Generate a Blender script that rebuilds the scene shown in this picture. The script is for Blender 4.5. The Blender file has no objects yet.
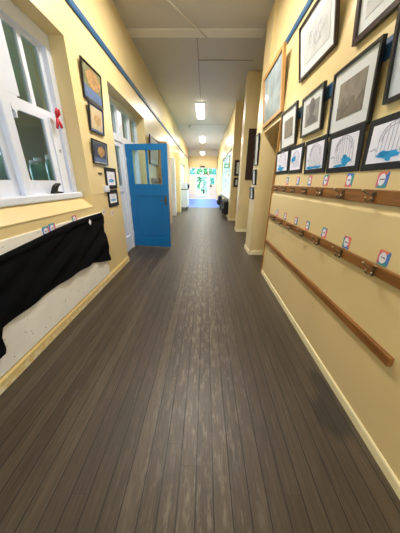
import bpy, bmesh, math, random
from mathutils import Vector, Matrix
random.seed(7)
SC = bpy.context.scene
COL = SC.collection
PI = math.pi

# ------------------------------------------------------------------ materials
def lin(c):
    out = []
    for v in c:
        v /= 255.0
        out.append(v / 12.92 if v <= 0.04045 else ((v + 0.055) / 1.055) ** 2.4)
    return tuple(out) + (1.0,)

def pmat(name, rgb, rough=0.5, metal=0.0, var=0.0, scale=6.0, bump=0.0, bscale=60.0, coat=0.0, emit=None, estr=0.0, spec=0.5):
    m = bpy.data.materials.new(name); m.use_nodes = True
    nt = m.node_tree; b = nt.nodes['Principled BSDF']
    b.inputs['Roughness'].default_value = rough
    b.inputs['Metallic'].default_value = metal
    b.inputs['Specular IOR Level'].default_value = spec
    b.inputs['Coat Weight'].default_value = coat
    c = lin(rgb)
    b.inputs['Base Color'].default_value = c
    tc = nt.nodes.new('ShaderNodeTexCoord')
    if var > 0:
        n = nt.nodes.new('ShaderNodeTexNoise'); n.inputs['Scale'].default_value = scale; n.inputs['Detail'].default_value = 5
        nt.links.new(tc.outputs['Object'], n.inputs['Vector'])
        r = nt.nodes.new('ShaderNodeValToRGB')
        r.color_ramp.elements[0].position = 0.3; r.color_ramp.elements[1].position = 0.7
        r.color_ramp.elements[0].color = tuple(max(0, v * (1 - var)) for v in c[:3]) + (1,)
        r.color_ramp.elements[1].color = tuple(min(1, v * (1 + var * 0.6)) for v in c[:3]) + (1,)
        nt.links.new(n.outputs['Fac'], r.inputs['Fac']); nt.links.new(r.outputs['Color'], b.inputs['Base Color'])
    if bump > 0:
        n2 = nt.nodes.new('ShaderNodeTexNoise'); n2.inputs['Scale'].default_value = bscale
        nt.links.new(tc.outputs['Object'], n2.inputs['Vector'])
        bp = nt.nodes.new('ShaderNodeBump'); bp.inputs['Strength'].default_value = bump; bp.inputs['Distance'].default_value = 0.01
        nt.links.new(n2.outputs['Fac'], bp.inputs['Height']); nt.links.new(bp.outputs['Normal'], b.inputs['Normal'])
    if emit:
        b.inputs['Emission Color'].default_value = lin(emit); b.inputs['Emission Strength'].default_value = estr
    return m

def woodmat(name, dark, light, axis=1, rough=0.45, scale=3.0):
    m = pmat(name, light, rough)
    nt = m.node_tree; b = nt.nodes['Principled BSDF']
    tc = nt.nodes.new('ShaderNodeTexCoord'); mp = nt.nodes.new('ShaderNodeMapping')
    s = [14.0, 14.0, 14.0]; s[axis] = 0.9
    mp.inputs['Scale'].default_value = s
    nt.links.new(tc.outputs['Object'], mp.inputs['Vector'])
    n = nt.nodes.new('ShaderNodeTexNoise'); n.inputs['Scale'].default_value = scale; n.inputs['Detail'].default_value = 8
    nt.links.new(mp.outputs['Vector'], n.inputs['Vector'])
    r = nt.nodes.new('ShaderNodeValToRGB')
    r.color_ramp.elements[0].position = 0.32; r.color_ramp.elements[1].position = 0.68
    r.color_ramp.elements[0].color = lin(dark); r.color_ramp.elements[1].color = lin(light)
    nt.links.new(n.outputs['Fac'], r.inputs['Fac']); nt.links.new(r.outputs['Color'], b.inputs['Base Color'])
    return m

def floormat():
    m = bpy.data.materials.new('worn floorboards'); m.use_nodes = True
    nt = m.node_tree; b = nt.nodes['Principled BSDF']; N = nt.nodes.new; L = nt.links.new
    def math_(op, a, c=None, clamp=False):
        n = N('ShaderNodeMath'); n.operation = op; n.use_clamp = clamp
        for i, v in enumerate((a, c)):
            if v is None: continue
            if isinstance(v, (int, float)): n.inputs[i].default_value = v
            else: L(v, n.inputs[i])
        return n.outputs[0]
    def mix(f, a, c, t='MIX'):
        n = N('ShaderNodeMix'); n.data_type = 'RGBA'; n.blend_type = t
        if isinstance(f, (int, float)): n.inputs[0].default_value = f
        else: L(f, n.inputs[0])
        for s, v in ((n.inputs[6], a), (n.inputs[7], c)):
            if isinstance(v, tuple): s.default_value = v
            else: L(v, s)
        return n.outputs[2]
    def ramp(f, p0, p1):
        n = N('ShaderNodeMapRange'); n.inputs[1].default_value = p0; n.inputs[2].default_value = p1
        L(f, n.inputs[0]); return n.outputs[0]
    tc = N('ShaderNodeTexCoord'); sp = N('ShaderNodeSeparateXYZ'); L(tc.outputs['Object'], sp.inputs[0])
    bx = math_('DIVIDE', math_('ADD', sp.outputs[0], 10.02), 0.0855)
    idx = math_('FLOOR', bx); fr = math_('FRACT', bx)
    wn = N('ShaderNodeTexWhiteNoise'); wn.noise_dimensions = '1D'; L(idx, wn.inputs['W'])
    # board ends, staggered by board
    by = math_('DIVIDE', math_('ADD', sp.outputs[1], math_('MULTIPLY', wn.outputs['Value'], 37.0)), 3.4)
    fy = math_('FRACT', by); iy = math_('FLOOR', by)
    wn2 = N('ShaderNodeTexWhiteNoise'); wn2.noise_dimensions = '2D'
    cb = N('ShaderNodeCombineXYZ'); L(idx, cb.inputs[0]); L(iy, cb.inputs[1]); L(cb.outputs[0], wn2.inputs['Vector'])
    # grain, stretched along the boards and shifted board to board
    cg = N('ShaderNodeCombineXYZ')
    L(math_('MULTIPLY', sp.outputs[0], 34.0), cg.inputs[0]); L(math_('MULTIPLY', sp.outputs[1], 1.6), cg.inputs[1]); L(math_('MULTIPLY', wn2.outputs['Value'], 50.0), cg.inputs[2])
    g = N('ShaderNodeTexNoise'); g.inputs['Scale'].default_value = 1.6; g.inputs['Detail'].default_value = 7; g.inputs['Roughness'].default_value = 0.65
    L(cg.outputs[0], g.inputs['Vector'])
    base = mix(wn.outputs['Value'], lin((74, 62, 48)), lin((98, 85, 67)))
    base = mix(ramp(g.outputs['Fac'], 0.3, 0.7), mix(0.7, base, lin((44, 36, 28))), base)
    # fine streaks
    cf = N('ShaderNodeCombineXYZ'); L(math_('MULTIPLY', sp.outputs[0], 150.0), cf.inputs[0]); L(math_('MULTIPLY', sp.outputs[1], 5.0), cf.inputs[1]); L(math_('MULTIPLY', wn.outputs['Value'], 30.0), cf.inputs[2])
    ff = N('ShaderNodeTexNoise'); ff.inputs['Scale'].default_value = 1.0; ff.inputs['Detail'].default_value = 5; ff.inputs['Roughness'].default_value = 0.7; L(cf.outputs[0], ff.inputs['Vector'])
    base = mix(math_('MULTIPLY', ramp(ff.outputs['Fac'], 0.55, 0.72), 0.4), base, lin((132, 118, 98)))
    base = mix(math_('MULTIPLY', ramp(ff.outputs['Fac'], 0.45, 0.3), 0.5), base, lin((40, 32, 25)))
    # broad dirt
    d = N('ShaderNodeTexNoise'); d.inputs['Scale'].default_value = 1.3; d.inputs['Detail'].default_value = 4; L(tc.outputs['Object'], d.inputs['Vector'])
    base = mix(math_('MULTIPLY', ramp(d.outputs['Fac'], 0.42, 0.7), 0.35), base, lin((60, 52, 44)))
    # pale scuffs where varnish is worn off along the middle
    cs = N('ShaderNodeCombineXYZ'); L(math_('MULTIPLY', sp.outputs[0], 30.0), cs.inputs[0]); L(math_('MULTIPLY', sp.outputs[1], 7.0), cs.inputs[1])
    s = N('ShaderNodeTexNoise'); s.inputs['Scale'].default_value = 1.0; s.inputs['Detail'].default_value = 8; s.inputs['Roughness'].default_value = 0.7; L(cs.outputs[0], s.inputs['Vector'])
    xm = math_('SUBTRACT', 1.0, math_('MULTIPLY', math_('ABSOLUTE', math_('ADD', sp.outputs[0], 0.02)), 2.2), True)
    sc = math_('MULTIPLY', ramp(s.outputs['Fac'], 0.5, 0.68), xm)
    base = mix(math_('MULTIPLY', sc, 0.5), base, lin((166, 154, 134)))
    # dark stain near the right wall
    def blob(cx, cy, rx, ry):
        a = math_('DIVIDE', math_('SUBTRACT', sp.outputs[0], cx), rx); c = math_('DIVIDE', math_('SUBTRACT', sp.outputs[1], cy), ry)
        q = math_('ADD', math_('MULTIPLY', a, a), math_('MULTIPLY', c, c))
        q = math_('ADD', q, math_('MULTIPLY', math_('SUBTRACT', g.outputs['Fac'], 0.5), 2.4))
        q = math_('ADD', q, math_('MULTIPLY', math_('SUBTRACT', d.outputs['Fac'], 0.5), 1.5))
        return ramp(q, 1.25, 0.45)
    st = math_('MAXIMUM', blob(0.845, 0.93, 0.10, 0.15), blob(0.90, 1.12, 0.05, 0.16))
    base = mix(math_('MULTIPLY', st, 0.72), base, lin((30, 27, 22)))
    # gaps
    gap = math_('MAXIMUM', math_('LESS_THAN', fr, 0.04), math_('GREATER_THAN', fr, 0.972))
    gap = math_('MAXIMUM', gap, math_('MULTIPLY', math_('LESS_THAN', fy, 0.0008), 0.4))
    base = mix(math_('MULTIPLY', gap, 0.92), base, lin((22, 17, 13)))
    L(base, b.inputs['Base Color'])
    rr = math_('ADD', 0.31, math_('MULTIPLY', g.outputs['Fac'], 0.26)); L(rr, b.inputs['Roughness'])
    b.inputs['Specular IOR Level'].default_value = 0.5
    bp = N('ShaderNodeBump'); bp.inputs['Strength'].default_value = 0.35; bp.inputs['Distance'].default_value = 0.004
    L(math_('SUBTRACT', math_('ADD', g.outputs['Fac'], math_('MULTIPLY', wn.outputs['Value'], 0.5)), math_('MULTIPLY', gap, 1.5)), bp.inputs['Height']); L(bp.outputs['Normal'], b.inputs['Normal'])
    return m

def glassmat(name, tint=(235, 245, 245), refl=0.12):
    m = bpy.data.materials.new(name); m.use_nodes = True
    nt = m.node_tree; nt.nodes.remove(nt.nodes['Principled BSDF'])
    out = nt.nodes['Material Output']
    t = nt.nodes.new('ShaderNodeBsdfTransparent'); t.inputs[0].default_value = lin(tint)
    g = nt.nodes.new('ShaderNodeBsdfGlossy'); g.inputs['Roughness'].default_value = 0.03
    fr = nt.nodes.new('ShaderNodeFresnel'); gm = nt.nodes.new('ShaderNodeNewGeometry'); mr = nt.nodes.new('ShaderNodeMapRange'); mr.inputs[3].default_value = 1.5; mr.inputs[4].default_value = 1 / 1.5
    nt.links.new(gm.outputs['Backfacing'], mr.inputs[0]); nt.links.new(mr.outputs[0], fr.inputs['IOR'])
    mx = nt.nodes.new('ShaderNodeMixShader')
    nt.links.new(fr.outputs[0], mx.inputs[0]); nt.links.new(t.outputs[0], mx.inputs[1]); nt.links.new(g.outputs[0], mx.inputs[2])
    nt.links.new(mx.outputs[0], out.inputs[0])
    return m

M = {}
M['yellow'] = pmat('cream yellow gloss paint', (228, 205, 150), 0.34, var=0.04, scale=2.5, bump=0.08, bscale=9)
M['cream'] = pmat('pale cream skirting paint', (246, 234, 190), 0.4, var=0.05, scale=8)
M['scuffed'] = pmat('scuffed yellow skirting paint', (226, 200, 128), 0.45, var=0.0)
nt = M['scuffed'].node_tree
_n = nt.nodes.new('ShaderNodeTexNoise'); _n.inputs['Scale'].default_value = 22; _n.inputs['Detail'].default_value = 8
_t = nt.nodes['Texture Coordinate']; nt.links.new(_t.outputs['Object'], _n.inputs['Vector'])
_r = nt.nodes.new('ShaderNodeValToRGB'); _r.color_ramp.elements[0].position = 0.52; _r.color_ramp.elements[1].position = 0.72
_r.color_ramp.elements[0].color = lin((222, 194, 128)); _r.color_ramp.elements[1].color = lin((238, 226, 188))
_s = nt.nodes.new('ShaderNodeSeparateXYZ'); nt.links.new(_t.outputs['Object'], _s.inputs[0])
_m = nt.nodes.new('ShaderNodeMapRange'); _m.inputs[1].default_value = 0.0; _m.inputs[2].default_value = 0.09; _m.inputs[3].default_value = 0.16; _m.inputs[4].default_value = -0.06
nt.links.new(_s.outputs[2], _m.inputs[0]); _a = nt.nodes.new('ShaderNodeMath'); nt.links.new(_n.outputs['Fac'], _a.inputs[0]); nt.links.new(_m.outputs[0], _a.inputs[1])
nt.links.new(_a.outputs[0], _r.inputs['Fac']); nt.links.new(_r.outputs['Color'], nt.nodes['Principled BSDF'].inputs['Base Color'])
M['ceiling'] = pmat('dull cream ceiling paint', (202, 197, 187), 0.5, var=0.03, scale=2)
M['strip'] = pmat('paler cover strip paint', (232, 228, 216), 0.5)
M['white'] = pmat('white gloss joinery paint', (226, 231, 244), 0.3, var=0.02, scale=5)
M['board'] = pmat('off white painted board', (242, 237, 226), 0.5, var=0.05, scale=6)
M['black_cloth'] = pmat('black cotton cloth', (9, 9, 12), 0.95, bump=0.2, bscale=500, spec=0.12)
M['black'] = pmat('black frame lacquer', (22, 20, 20), 0.35)
M['card'] = pmat('black sugar paper', (24, 24, 27), 0.85, var=0.1, scale=30)
M['dark_brown'] = pmat('dark brown frame', (52, 34, 30), 0.35)
M['paper'] = pmat('white drawing paper', (238, 238, 252), 0.8, var=0.02, scale=10)
M['mat'] = pmat('pale grey mount board', (222, 226, 228), 0.7, var=0.02)
M['bluemat'] = pmat('pale blue grey mount board', (208, 216, 228), 0.7, var=0.02)
M['photo'] = pmat('faded grey brown photograph', (142, 132, 118), 0.6, var=0.35, scale=14)
M['portrait'] = pmat('grey portrait print', (150, 148, 142), 0.6, var=0.35, scale=16)
M['portrait_dark'] = pmat('dark grey print', (114, 112, 109), 0.6, var=0.3, scale=20)
M['sketch'] = pmat('faint grey pencil drawing', (204, 205, 204), 0.7, var=0.12, scale=9)
M['pencil'] = pmat('grey pencil line', (178, 176, 196), 0.8)
M['blue_paint'] = pmat('bright blue poster paint', (28, 160, 224), 0.7, var=0.15, scale=30)
M['art_orange'] = pmat('orange and ochre painted dots', (176, 136, 86), 0.6, var=0.45, scale=34)
M['art_green'] = pmat('olive green paint', (122, 124, 84), 0.6, var=0.3, scale=26)
M['art_blue'] = pmat('dusty blue paint', (92, 114, 156), 0.6, var=0.25, scale=22)
M['art_cream'] = pmat('buff paper', (206, 186, 148), 0.6, var=0.15, scale=18)
M['art_dark'] = pmat('slate blue paint', (62, 70, 92), 0.6, var=0.3, scale=20)
M['navy_frame'] = pmat('dark navy frame', (28, 28, 38), 0.35)
M['blue'] = pmat('blue gloss door paint', (2, 102, 160), 0.35, var=0.06, scale=3)
M['rail_blue'] = pmat('blue picture rail paint', (28, 82, 128), 0.45, var=0.05)
M['wood'] = woodmat('varnished orange brown timber', (120, 76, 30), (166, 112, 52))
M['light_wood'] = woodmat('pale pine frame', (176, 128, 70), (212, 166, 104), axis=2)
M['edge_wood'] = woodmat('ochre timber edge', (146, 98, 34), (180, 130, 56), axis=2)
M['bronze'] = pmat('tarnished bronze hook metal', (112, 92, 66), 0.3, metal=0.9)
M['brass'] = pmat('pale worn hook knob', (214, 196, 160), 0.28, metal=0.7)
M['chrome'] = pmat('brushed steel', (176, 178, 180), 0.3, metal=1.0)
M['glass'] = glassmat('clear pane glass')
M['dimglass'] = glassmat('slightly grey pane glass', (228, 232, 232))
M['picglass'] = pmat('picture glass over pale blue print', (176, 192, 200), 0.06, var=0.35, scale=4, coat=0.6)
M['red'] = pmat('red ribbon', (198, 30, 52), 0.6)
M['tag_teal'] = pmat('teal tag card', (62, 156, 164), 0.6)
M['tag_pink'] = pmat('magenta tag card', (214, 112, 140), 0.6)
M['tag_blue'] = pmat('blue tag card', (76, 124, 200), 0.6)
M['tag_red'] = pmat('orange red tag card', (228, 128, 104), 0.6)
M['tag_white'] = pmat('white tag centre', (238, 234, 244), 0.6)
M['ink'] = pmat('violet grey ink', (104, 84, 130), 0.7)
M['tube'] = pmat('glowing fluorescent diffuser', (255, 250, 235), 0.5, emit=(255, 250, 236), estr=5.0)
M['fixture'] = pmat('white enamel lamp body', (226, 224, 216), 0.4)
M['bag'] = pmat('black nylon school bag', (20, 20, 26), 0.75, bump=0.2, bscale=80)
M['bag_navy'] = pmat('navy nylon school bag', (30, 38, 66), 0.75, bump=0.2, bscale=80)
M['blue_floor'] = pmat('blue far floor', (62, 114, 222), 0.4, var=0.06, scale=3)
M['plastic'] = pmat('white office plastic', (222, 226, 236), 0.4)
M['grey'] = pmat('dark grey plastic', (52, 52, 56), 0.5)
M['exit'] = pmat('green exit sign face', (20, 140, 84), 0.4, emit=(30, 170, 100), estr=0.05)
M['exit_white'] = pmat('lit white pictogram', (240, 250, 242), 0.4, emit=(235, 255, 240), estr=0.1)
M['form'] = pmat('pale teal jar plastic', (166, 206, 200), 0.3, var=0.25, scale=12)
M['grass'] = pmat('lawn', (110, 150, 70), 0.9, var=0.3, scale=5)
M['concrete'] = pmat('pale concrete', (200, 196, 186), 0.8, var=0.08)
M['leaf'] = pmat('green leaves', (104, 164, 104), 0.7, var=0.45, scale=3)
M['leaf2'] = pmat('dark green leaves', (92, 158, 146), 0.7, var=0.45, scale=3)
M['bark'] = pmat('grey bark', (104, 88, 70), 0.9, var=0.3)
M['fence'] = pmat('white fence paint', (232, 232, 228), 0.6)
M['tan'] = pmat('tan pink paint', (214, 172, 122), 0.45, var=0.04)
M['doorpaint'] = pmat('pale pinkish door paint', (244, 234, 224), 0.4, var=0.02)
M['art_buff2'] = pmat('soft orange wash', (194, 158, 110), 0.6, var=0.3, scale=30)
M['ground'] = pmat('brown grey print tone', (120, 110, 97), 0.6, var=0.35, scale=18)
M['soft_blue'] = pmat('soft blue wash', (112, 168, 214), 0.7, var=0.2, scale=30)
M['joint'] = pmat('dusty joint strip paint', (158, 150, 136), 0.6)
M['room'] = pmat('dull grey green classroom paint', (196, 188, 180), 0.7)
M['floor'] = floormat()

# ------------------------------------------------------------------ mesh builder
class MB:
    def __init__(s): s.bm = bmesh.new(); s.k = 0
    def mat(s, k): s.k = k; return s
    def _f(s, vs, smooth=False):
        try:
            f = s.bm.faces.new(vs); f.material_index = s.k; f.smooth = smooth
        except ValueError: pass
    def box(s, x0, x1, y0, y1, z0, z1):
        v = [s.bm.verts.new((x, y, z)) for x in (x0, x1) for y in (y0, y1) for z in (z0, z1)]
        for q in ((0, 1, 3, 2), (4, 6, 7, 5), (0, 4, 5, 1), (2, 3, 7, 6), (0, 2, 6, 4), (1, 5, 7, 3)): s._f([v[i] for i in q])
        return s
    def bbox(s, x0, x1, y0, y1, z0, z1, r=0.004, seg=2):
        n = len(s.bm.verts); t = bmesh.new()
        v = [t.verts.new((x, y, z)) for x in (x0, x1) for y in (y0, y1) for z in (z0, z1)]
        for q in ((0, 1, 3, 2), (4, 6, 7, 5), (0, 4, 5, 1), (2, 3, 7, 6), (0, 2, 6, 4), (1, 5, 7, 3)): t.faces.new([v[i] for i in q])
        bmesh.ops.bevel(t, geom=t.edges[:], offset=min(r, abs(x1 - x0) * .45, abs(y1 - y0) * .45, abs(z1 - z0) * .45), segments=seg, affect='EDGES', profile=0.5)
        s.merge(t); return s
    def merge(s, t, mtx=None, smooth=None):
        mp = {}
        for v in t.verts: mp[v] = s.bm.verts.new(mtx @ v.co if mtx else v.co)
        for f in t.faces: s._f([mp[v] for v in f.verts], f.smooth if smooth is None else smooth)
        t.free()
    def prism(s, pts, axis, a, b):
        # pts: 2-D outline, extruded along axis from a to b.  axis 0: (y,z); 1: (x,z); 2: (x,y)
        def P(p, h):
            return {0: (h, p[0], p[1]), 1: (p[0], h, p[1]), 2: (p[0], p[1], h)}[axis]
        A = [s.bm.verts.new(P(p, a)) for p in pts]; B = [s.bm.verts.new(P(p, b)) for p in pts]
        s._f(A); s._f(B[::-1]); n = len(pts)
        for i in range(n): s._f([A[i], B[i], B[(i + 1) % n], A[(i + 1) % n]])
        return s
    def tube(s, pts, r, seg=8, caps=True):
        pts = [Vector(p) for p in pts]; rs = r if isinstance(r, (list, tuple)) else [r] * len(pts)
        rings = []; up = None
        for i, p in enumerate(pts):
            d = (pts[min(i + 1, len(pts) - 1)] - pts[max(i - 1, 0)]).normalized()
            if up is None: up = d.orthogonal().normalized()
            up = (up - d * up.dot(d)).normalized(); sd = d.cross(up)
            rings.append([s.bm.verts.new(p + (up * math.cos(2 * PI * k / seg) + sd * math.sin(2 * PI * k / seg)) * rs[i]) for k in range(seg)])
        for a, b in zip(rings, rings[1:]):
            for k in range(seg): s._f([a[k], a[(k + 1) % seg], b[(k + 1) % seg], b[k]], True)
        if caps: s._f(rings[0][::-1]); s._f(rings[-1])
        return s
    def ball(s, c, r, sub=2, sc=(1, 1, 1)):
        t = bmesh.new(); bmesh.ops.create_icosphere(t, subdivisions=sub, radius=1)
        s.merge(t, Matrix.Translation(c) @ Matrix.Diagonal((r * sc[0], r * sc[1], r * sc[2], 1)), True); return s
    def lathe(s, prof, c=(0, 0, 0), seg=20):
        rings = [[s.bm.verts.new((c[0] + r * math.cos(2 * PI * k / seg), c[1] + r * math.sin(2 * PI * k / seg), c[2] + z)) for k in range(seg)] for r, z in prof]
        for a, b in zip(rings, rings[1:]):
            for k in range(seg): s._f([a[k], a[(k + 1) % seg], b[(k + 1) % seg], b[k]], True)
        s._f(rings[0][::-1]); s._f(rings[-1]); return s
    def frame(s, x0, x1, z0, z1, w, y0, y1):
        # picture-frame ring in the local x-z plane, mitred, y0..y1 deep
        o = [(x0, z0), (x1, z0), (x1, z1), (x0, z1)]; i = [(x0 + w, z0 + w), (x1 - w, z0 + w), (x1 - w, z1 - w), (x0 + w, z1 - w)]
        V = [[s.bm.verts.new((p[0], y, p[1])) for p in ring] for ring, y in ((o, y0), (i, y0), (o, y1), (i, y1))]
        for k in range(4):
            n = (k + 1) % 4
            s._f([V[0][k], V[0][n], V[1][n], V[1][k]]); s._f([V[2][k], V[3][k], V[3][n], V[2][n]])
            s._f([V[0][k], V[2][k], V[2][n], V[0][n]]); s._f([V[1][k], V[1][n], V[3][n], V[3][k]])
        return s
    def build(s, name, mats, parent=None, recalc=True):
        if recalc: bmesh.ops.recalc_face_normals(s.bm, faces=s.bm.faces[:])
        me = bpy.data.meshes.new(name); s.bm.to_mesh(me); s.bm.free()
        for m in (mats if isinstance(mats, (list, tuple)) else [mats]): me.materials.append(m)
        o = bpy.data.objects.new(name, me); COL.objects.link(o)
        if parent: o.parent = parent
        return o

def tag(o, label=None, cat=None, group=None, kind=None):
    if label: o['label'] = label
    if cat: o['category'] = cat
    if group: o['group'] = group
    if kind: o['kind'] = kind
    return o
def thing(name, loc, rot=(0, 0, 0), label=None, cat=None, group=None, kind=None):
    o = bpy.data.objects.new(name, None); COL.objects.link(o); o.empty_display_size = 0.1
    o.location = loc; o.rotation_euler = rot
    return tag(o, label, cat, group, kind)
def struct(o, label=None, cat='structure'):
    return tag(o, label, cat, kind='structure')
def copy_tree(o, parent=None):
    c = o.copy(); COL.objects.link(c)
    if parent: c.parent = parent
    for ch in list(o.children): copy_tree(ch, c)
    return c

# ------------------------------------------------------------------ dimensions (metres); camera stands at x=0, y=0
XL, XR, XRL = -1.42, 0.985, 0.972      # left wall face, right wall face above and below the dado
ZC = 3.86
YE = 19.5
# ------------------------------------------------------------------ floor, ceiling
f = MB(); f.box(-1.8, 2.4, -5, 12.9, -0.1, 0.0)
struct(f.build('floor', M['floor']), 'dark worn timber floorboards running down the corridor', 'floor')
f = MB(); f.box(-1.8, 2.4, 12.9, YE + 0.1, -0.1, 0.0)  # far stretch of floor coloured blue, up to the exit doors
struct(f.build('floor', M['blue_floor']), 'shiny blue floor by the far exit doors', 'floor')
c = MB(); c.box(-1.8, 2.4, -5, YE + 0.2, ZC, ZC + 0.1)
struct(c.build('ceiling', M['ceiling']), 'dull cream ceiling of the corridor', 'ceiling')
t = MB(); t.box(XL, XR, 4.9, 5.13, ZC - 0.012, ZC); struct(t.build('trim_1', M['strip']), 'wide pale strip across the near ceiling', 'trim')
t = MB(); t.box(-0.215, -0.195, 5.13, 8.3, ZC - 0.006, ZC); struct(t.build('trim_2', M['joint']), 'thin ceiling joint running down to the nearest lamp', 'trim')
t = MB(); t.box(-0.195, XR, 5.9, 5.93, ZC - 0.007, ZC); struct(t.build('trim_3', M['joint']), 'thin ceiling joint across the right half', 'trim')
t = MB(); t.box(XL, XR, 11.4, 11.46, ZC - 0.006, ZC); struct(t.build('trim_4', M['ceiling']), 'ceiling batten beyond the nearest lamp', 'trim')
t = MB(); t.tube([(-1.05, 3.6, ZC - 0.01), (-0.02, 5.13, ZC - 0.012)], 0.011); struct(t.build('trim_5', M['strip']), 'thin pale conduit running slantwise over the near ceiling', 'trim')

# ------------------------------------------------------------------ left wall
XB = -1.78
w = MB()
def lw(y0, y1, z0, z1): w.box(XB, XL, y0, y1, z0, z1)
lw(-5, 0.35, 0, ZC); lw(0.35, 2.73, 0, 1.085); lw(0.35, 2.73, 2.72, ZC)
w.prism([(XB, 1.08), (XL, 1.08), (XL, 1.095), (-1.535, 1.205), (XB, 1.205)], 1, 0.35, 2.73)
lw(2.73, 3.70, 0, ZC); lw(3.70, 5.63, 2.72, ZC); lw(5.63, 8.0, 0, ZC); lw(8.0, 9.2, 2.65, ZC)
lw(9.2, 13.4, 0, ZC); lw(13.4, 16.2, 2.45, ZC); lw(16.2, YE + 0.2, 0, ZC); lw(13.4, 16.2, 0, 1.2)
# dado, a slight step in the plaster
for a, b in ((2.73, 3.70), (5.63, 7.1), (9.65, 10.5)):
    w.prism([(XL, 1.25), (XL + 0.002, 1.246), (XL + 0.002, 1.238), (XL, 1.232)], 1, a, b)
p = MB(); p.bbox(XL, -1.185, 10.5, 10.95, 0, 2.6, 0.008); struct(p.build('trim_13', M['yellow']), 'yellow square pier projecting from the left wall before the far cabinet', 'trim')
struct(w.build('wall_left', M['yellow']), 'cream yellow left wall', 'wall')
s = MB()
for a, b in ((-5, 3.70), (5.63, 7.1), (9.65, 10.5), (10.95, YE)):
    s.prism([(XL, 0), (XL + 0.018, 0), (XL + 0.018, 0.075), (XL + 0.008, 0.095), (XL, 0.095)], 1, a, b)
struct(s.build('baseboard_left', M['scuffed']), 'scuffed yellow skirting along the left wall', 'baseboard')
r = MB(); r.prism([(XL, 3.045), (XL + 0.02, 3.045), (XL + 0.028, 3.06), (XL + 0.028, 3.105), (XL + 0.02, 3.12), (XL, 3.12)], 1, -4, YE)
struct(r.build('trim_6', M['rail_blue']), 'blue picture rail high on the left wall', 'trim')

# ------------------------------------------------------------------ right wall with piers
w = MB()
def rw(y0, y1, z0, z1, x=XR, xb=1.28): w.box(x, xb, y0, y1, z0, z1)
YC = 3.245                                   # end of the near wall
WY0, WY1, WZ0, WZ1 = -2.2, -0.8, 1.2, 2.7     # unseen window, added behind the viewer for bluish daylight
rw(-5, WY0, 0, ZC); rw(WY0, WY1, 0, WZ0); rw(WY0, WY1, WZ1, ZC)
rw(WY1, YC, 0, ZC)
# thicker lower wall with a rounded dado edge
w.prism([(XR, 0), (XRL, 0), (XRL, 1.243), (XRL + 0.0015, 1.25), (XRL + 0.005, 1.256), (XR, 1.285)], 1, WY1, YC)
rw(YC, 4.22, 2.19, ZC)                       # lintel over the first recess
w.box(0.955, 2.4, 4.22, 4.68, 0, ZC)         # pier 1
w.box(0.975, 2.4, 6.4, 6.75, 0, ZC)           # pier 2
w.box(0.95, 2.4, 8.4, 8.72, 0, ZC)           # pier 3
w.box(0.945, 0.955, 4.21, 4.69, 0, 1.25); w.box(0.955, 2.3, 4.212, 4.22, 0, 1.25)
w.box(2.3, 2.4, YC - 0.4, 8.72, 0, ZC)        # back of the recesses
rw(8.72, 8.8, 0, ZC); rw(8.8, 14.2, 0, 0.8); rw(8.8, 14.2, 2.65, ZC); rw(14.2, YE + 0.2, 0, ZC)
rw(YC - 0.4, YC - 0.3, 0, ZC, 1.28, 2.4)
struct(w.build('wall_right', M['yellow']), 'cream yellow right wall with three piers', 'wall')
s = MB()
s.prism([(XRL, 0), (XRL - 0.011, 0), (XRL - 0.011, 0.052), (XRL - 0.006, 0.062), (XRL, 0.062)], 1, -5, YC)
for y0, y1, x in ((4.198, 4.70, 0.93), (6.388, 6.76, 0.962), (8.388, 8.72, 0.937)):
    s.box(x, x + 0.014, y0, y1, 0, 0.085); s.box(x + 0.014, 2.3, y0, y0 + 0.014, 0, 0.085)
s.box(XR - 0.014, XR, 8.72, YE, 0, 0.085)
struct(s.build('baseboard_right', M['cream']), 'cream skirting along the right wall and piers', 'baseboard')
r = MB(); r.prism([(XR, 3.0), (XR - 0.014, 3.0), (XR - 0.02, 3.012), (XR - 0.02, 3.058), (XR - 0.014, 3.07), (XR, 3.07)], 1, -4, 4.68)
struct(r.build('trim_7', M['rail_blue']), 'blue picture rail high on the right wall', 'trim')
r = MB(); r.prism([(XR, 2.035), (XR - 0.014, 2.04), (XR - 0.014, 2.135), (XR, 2.14)], 1, -0.3, 3.12)
struct(r.build('trim_8', M['rail_blue']), 'blue rail half hidden behind the framed pictures', 'trim')
r = MB(); r.bbox(0.957, XR + 0.01, YC, YC + 0.022, 0, 2.19, 0.003)
struct(r.build('trim_9', M['edge_wood']), 'ochre timber edge at the end of the near right wall', 'trim')

# ------------------------------------------------------------------ far wall with the exit doors
w = MB()
w.box(-1.8, XL + 0.04, YE, YE + 0.2, 0, 3.4); w.box(0.95, 2.4, YE, YE + 0.2, 0, 3.4); w.box(-1.8, 2.4, YE, YE + 0.2, 2.52, ZC)
struct(w.build('wall_end', M['yellow']), 'yellow end wall above the exit doors', 'wall')
w = MB(); w.box(-1.8, -0.75, -5.2, -5, 0, ZC); w.box(0.55, 2.4, -5.2, -5, 0, ZC); w.box(-0.75, 0.55, -5.2, -5, 2.3, ZC)
struct(w.build('wall_back', M['yellow']), 'yellow wall behind the viewer', 'wall')
f = MB(); f.box(XL, XR, YE - 0.03, YE, 3.4, ZC); struct(f.build('trim_11', M['strip']), 'pale frieze above the yellow panel over the exit doors', 'trim')
d = thing('door_2', (0, YE + 0.02, 0), label='cream and glass exit doors with a fanlight at the far end', cat='door', kind='structure')
b = MB(); b.box(-1.38, -0.86, 0.03, 0.08, 0.02, 1.9)
b.build('fixed_panel', M['doorpaint'], d)
b = MB()
for x0, x1 in ((-1.38, -1.33), (-0.86, -0.78), (0.2, 0.27), (0.9, 0.95)): b.box(x0, x1, 0, 0.1, 0, 2.52)
b.box(-1.38, 0.95, 0, 0.1, 1.9, 1.99); b.box(-1.38, 0.95, 0, 0.1, 2.46, 2.52); b.box(-0.25, -0.2, 0, 0.1, 1.99, 2.46)
b.build('door_frame', M['white'], d)
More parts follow.
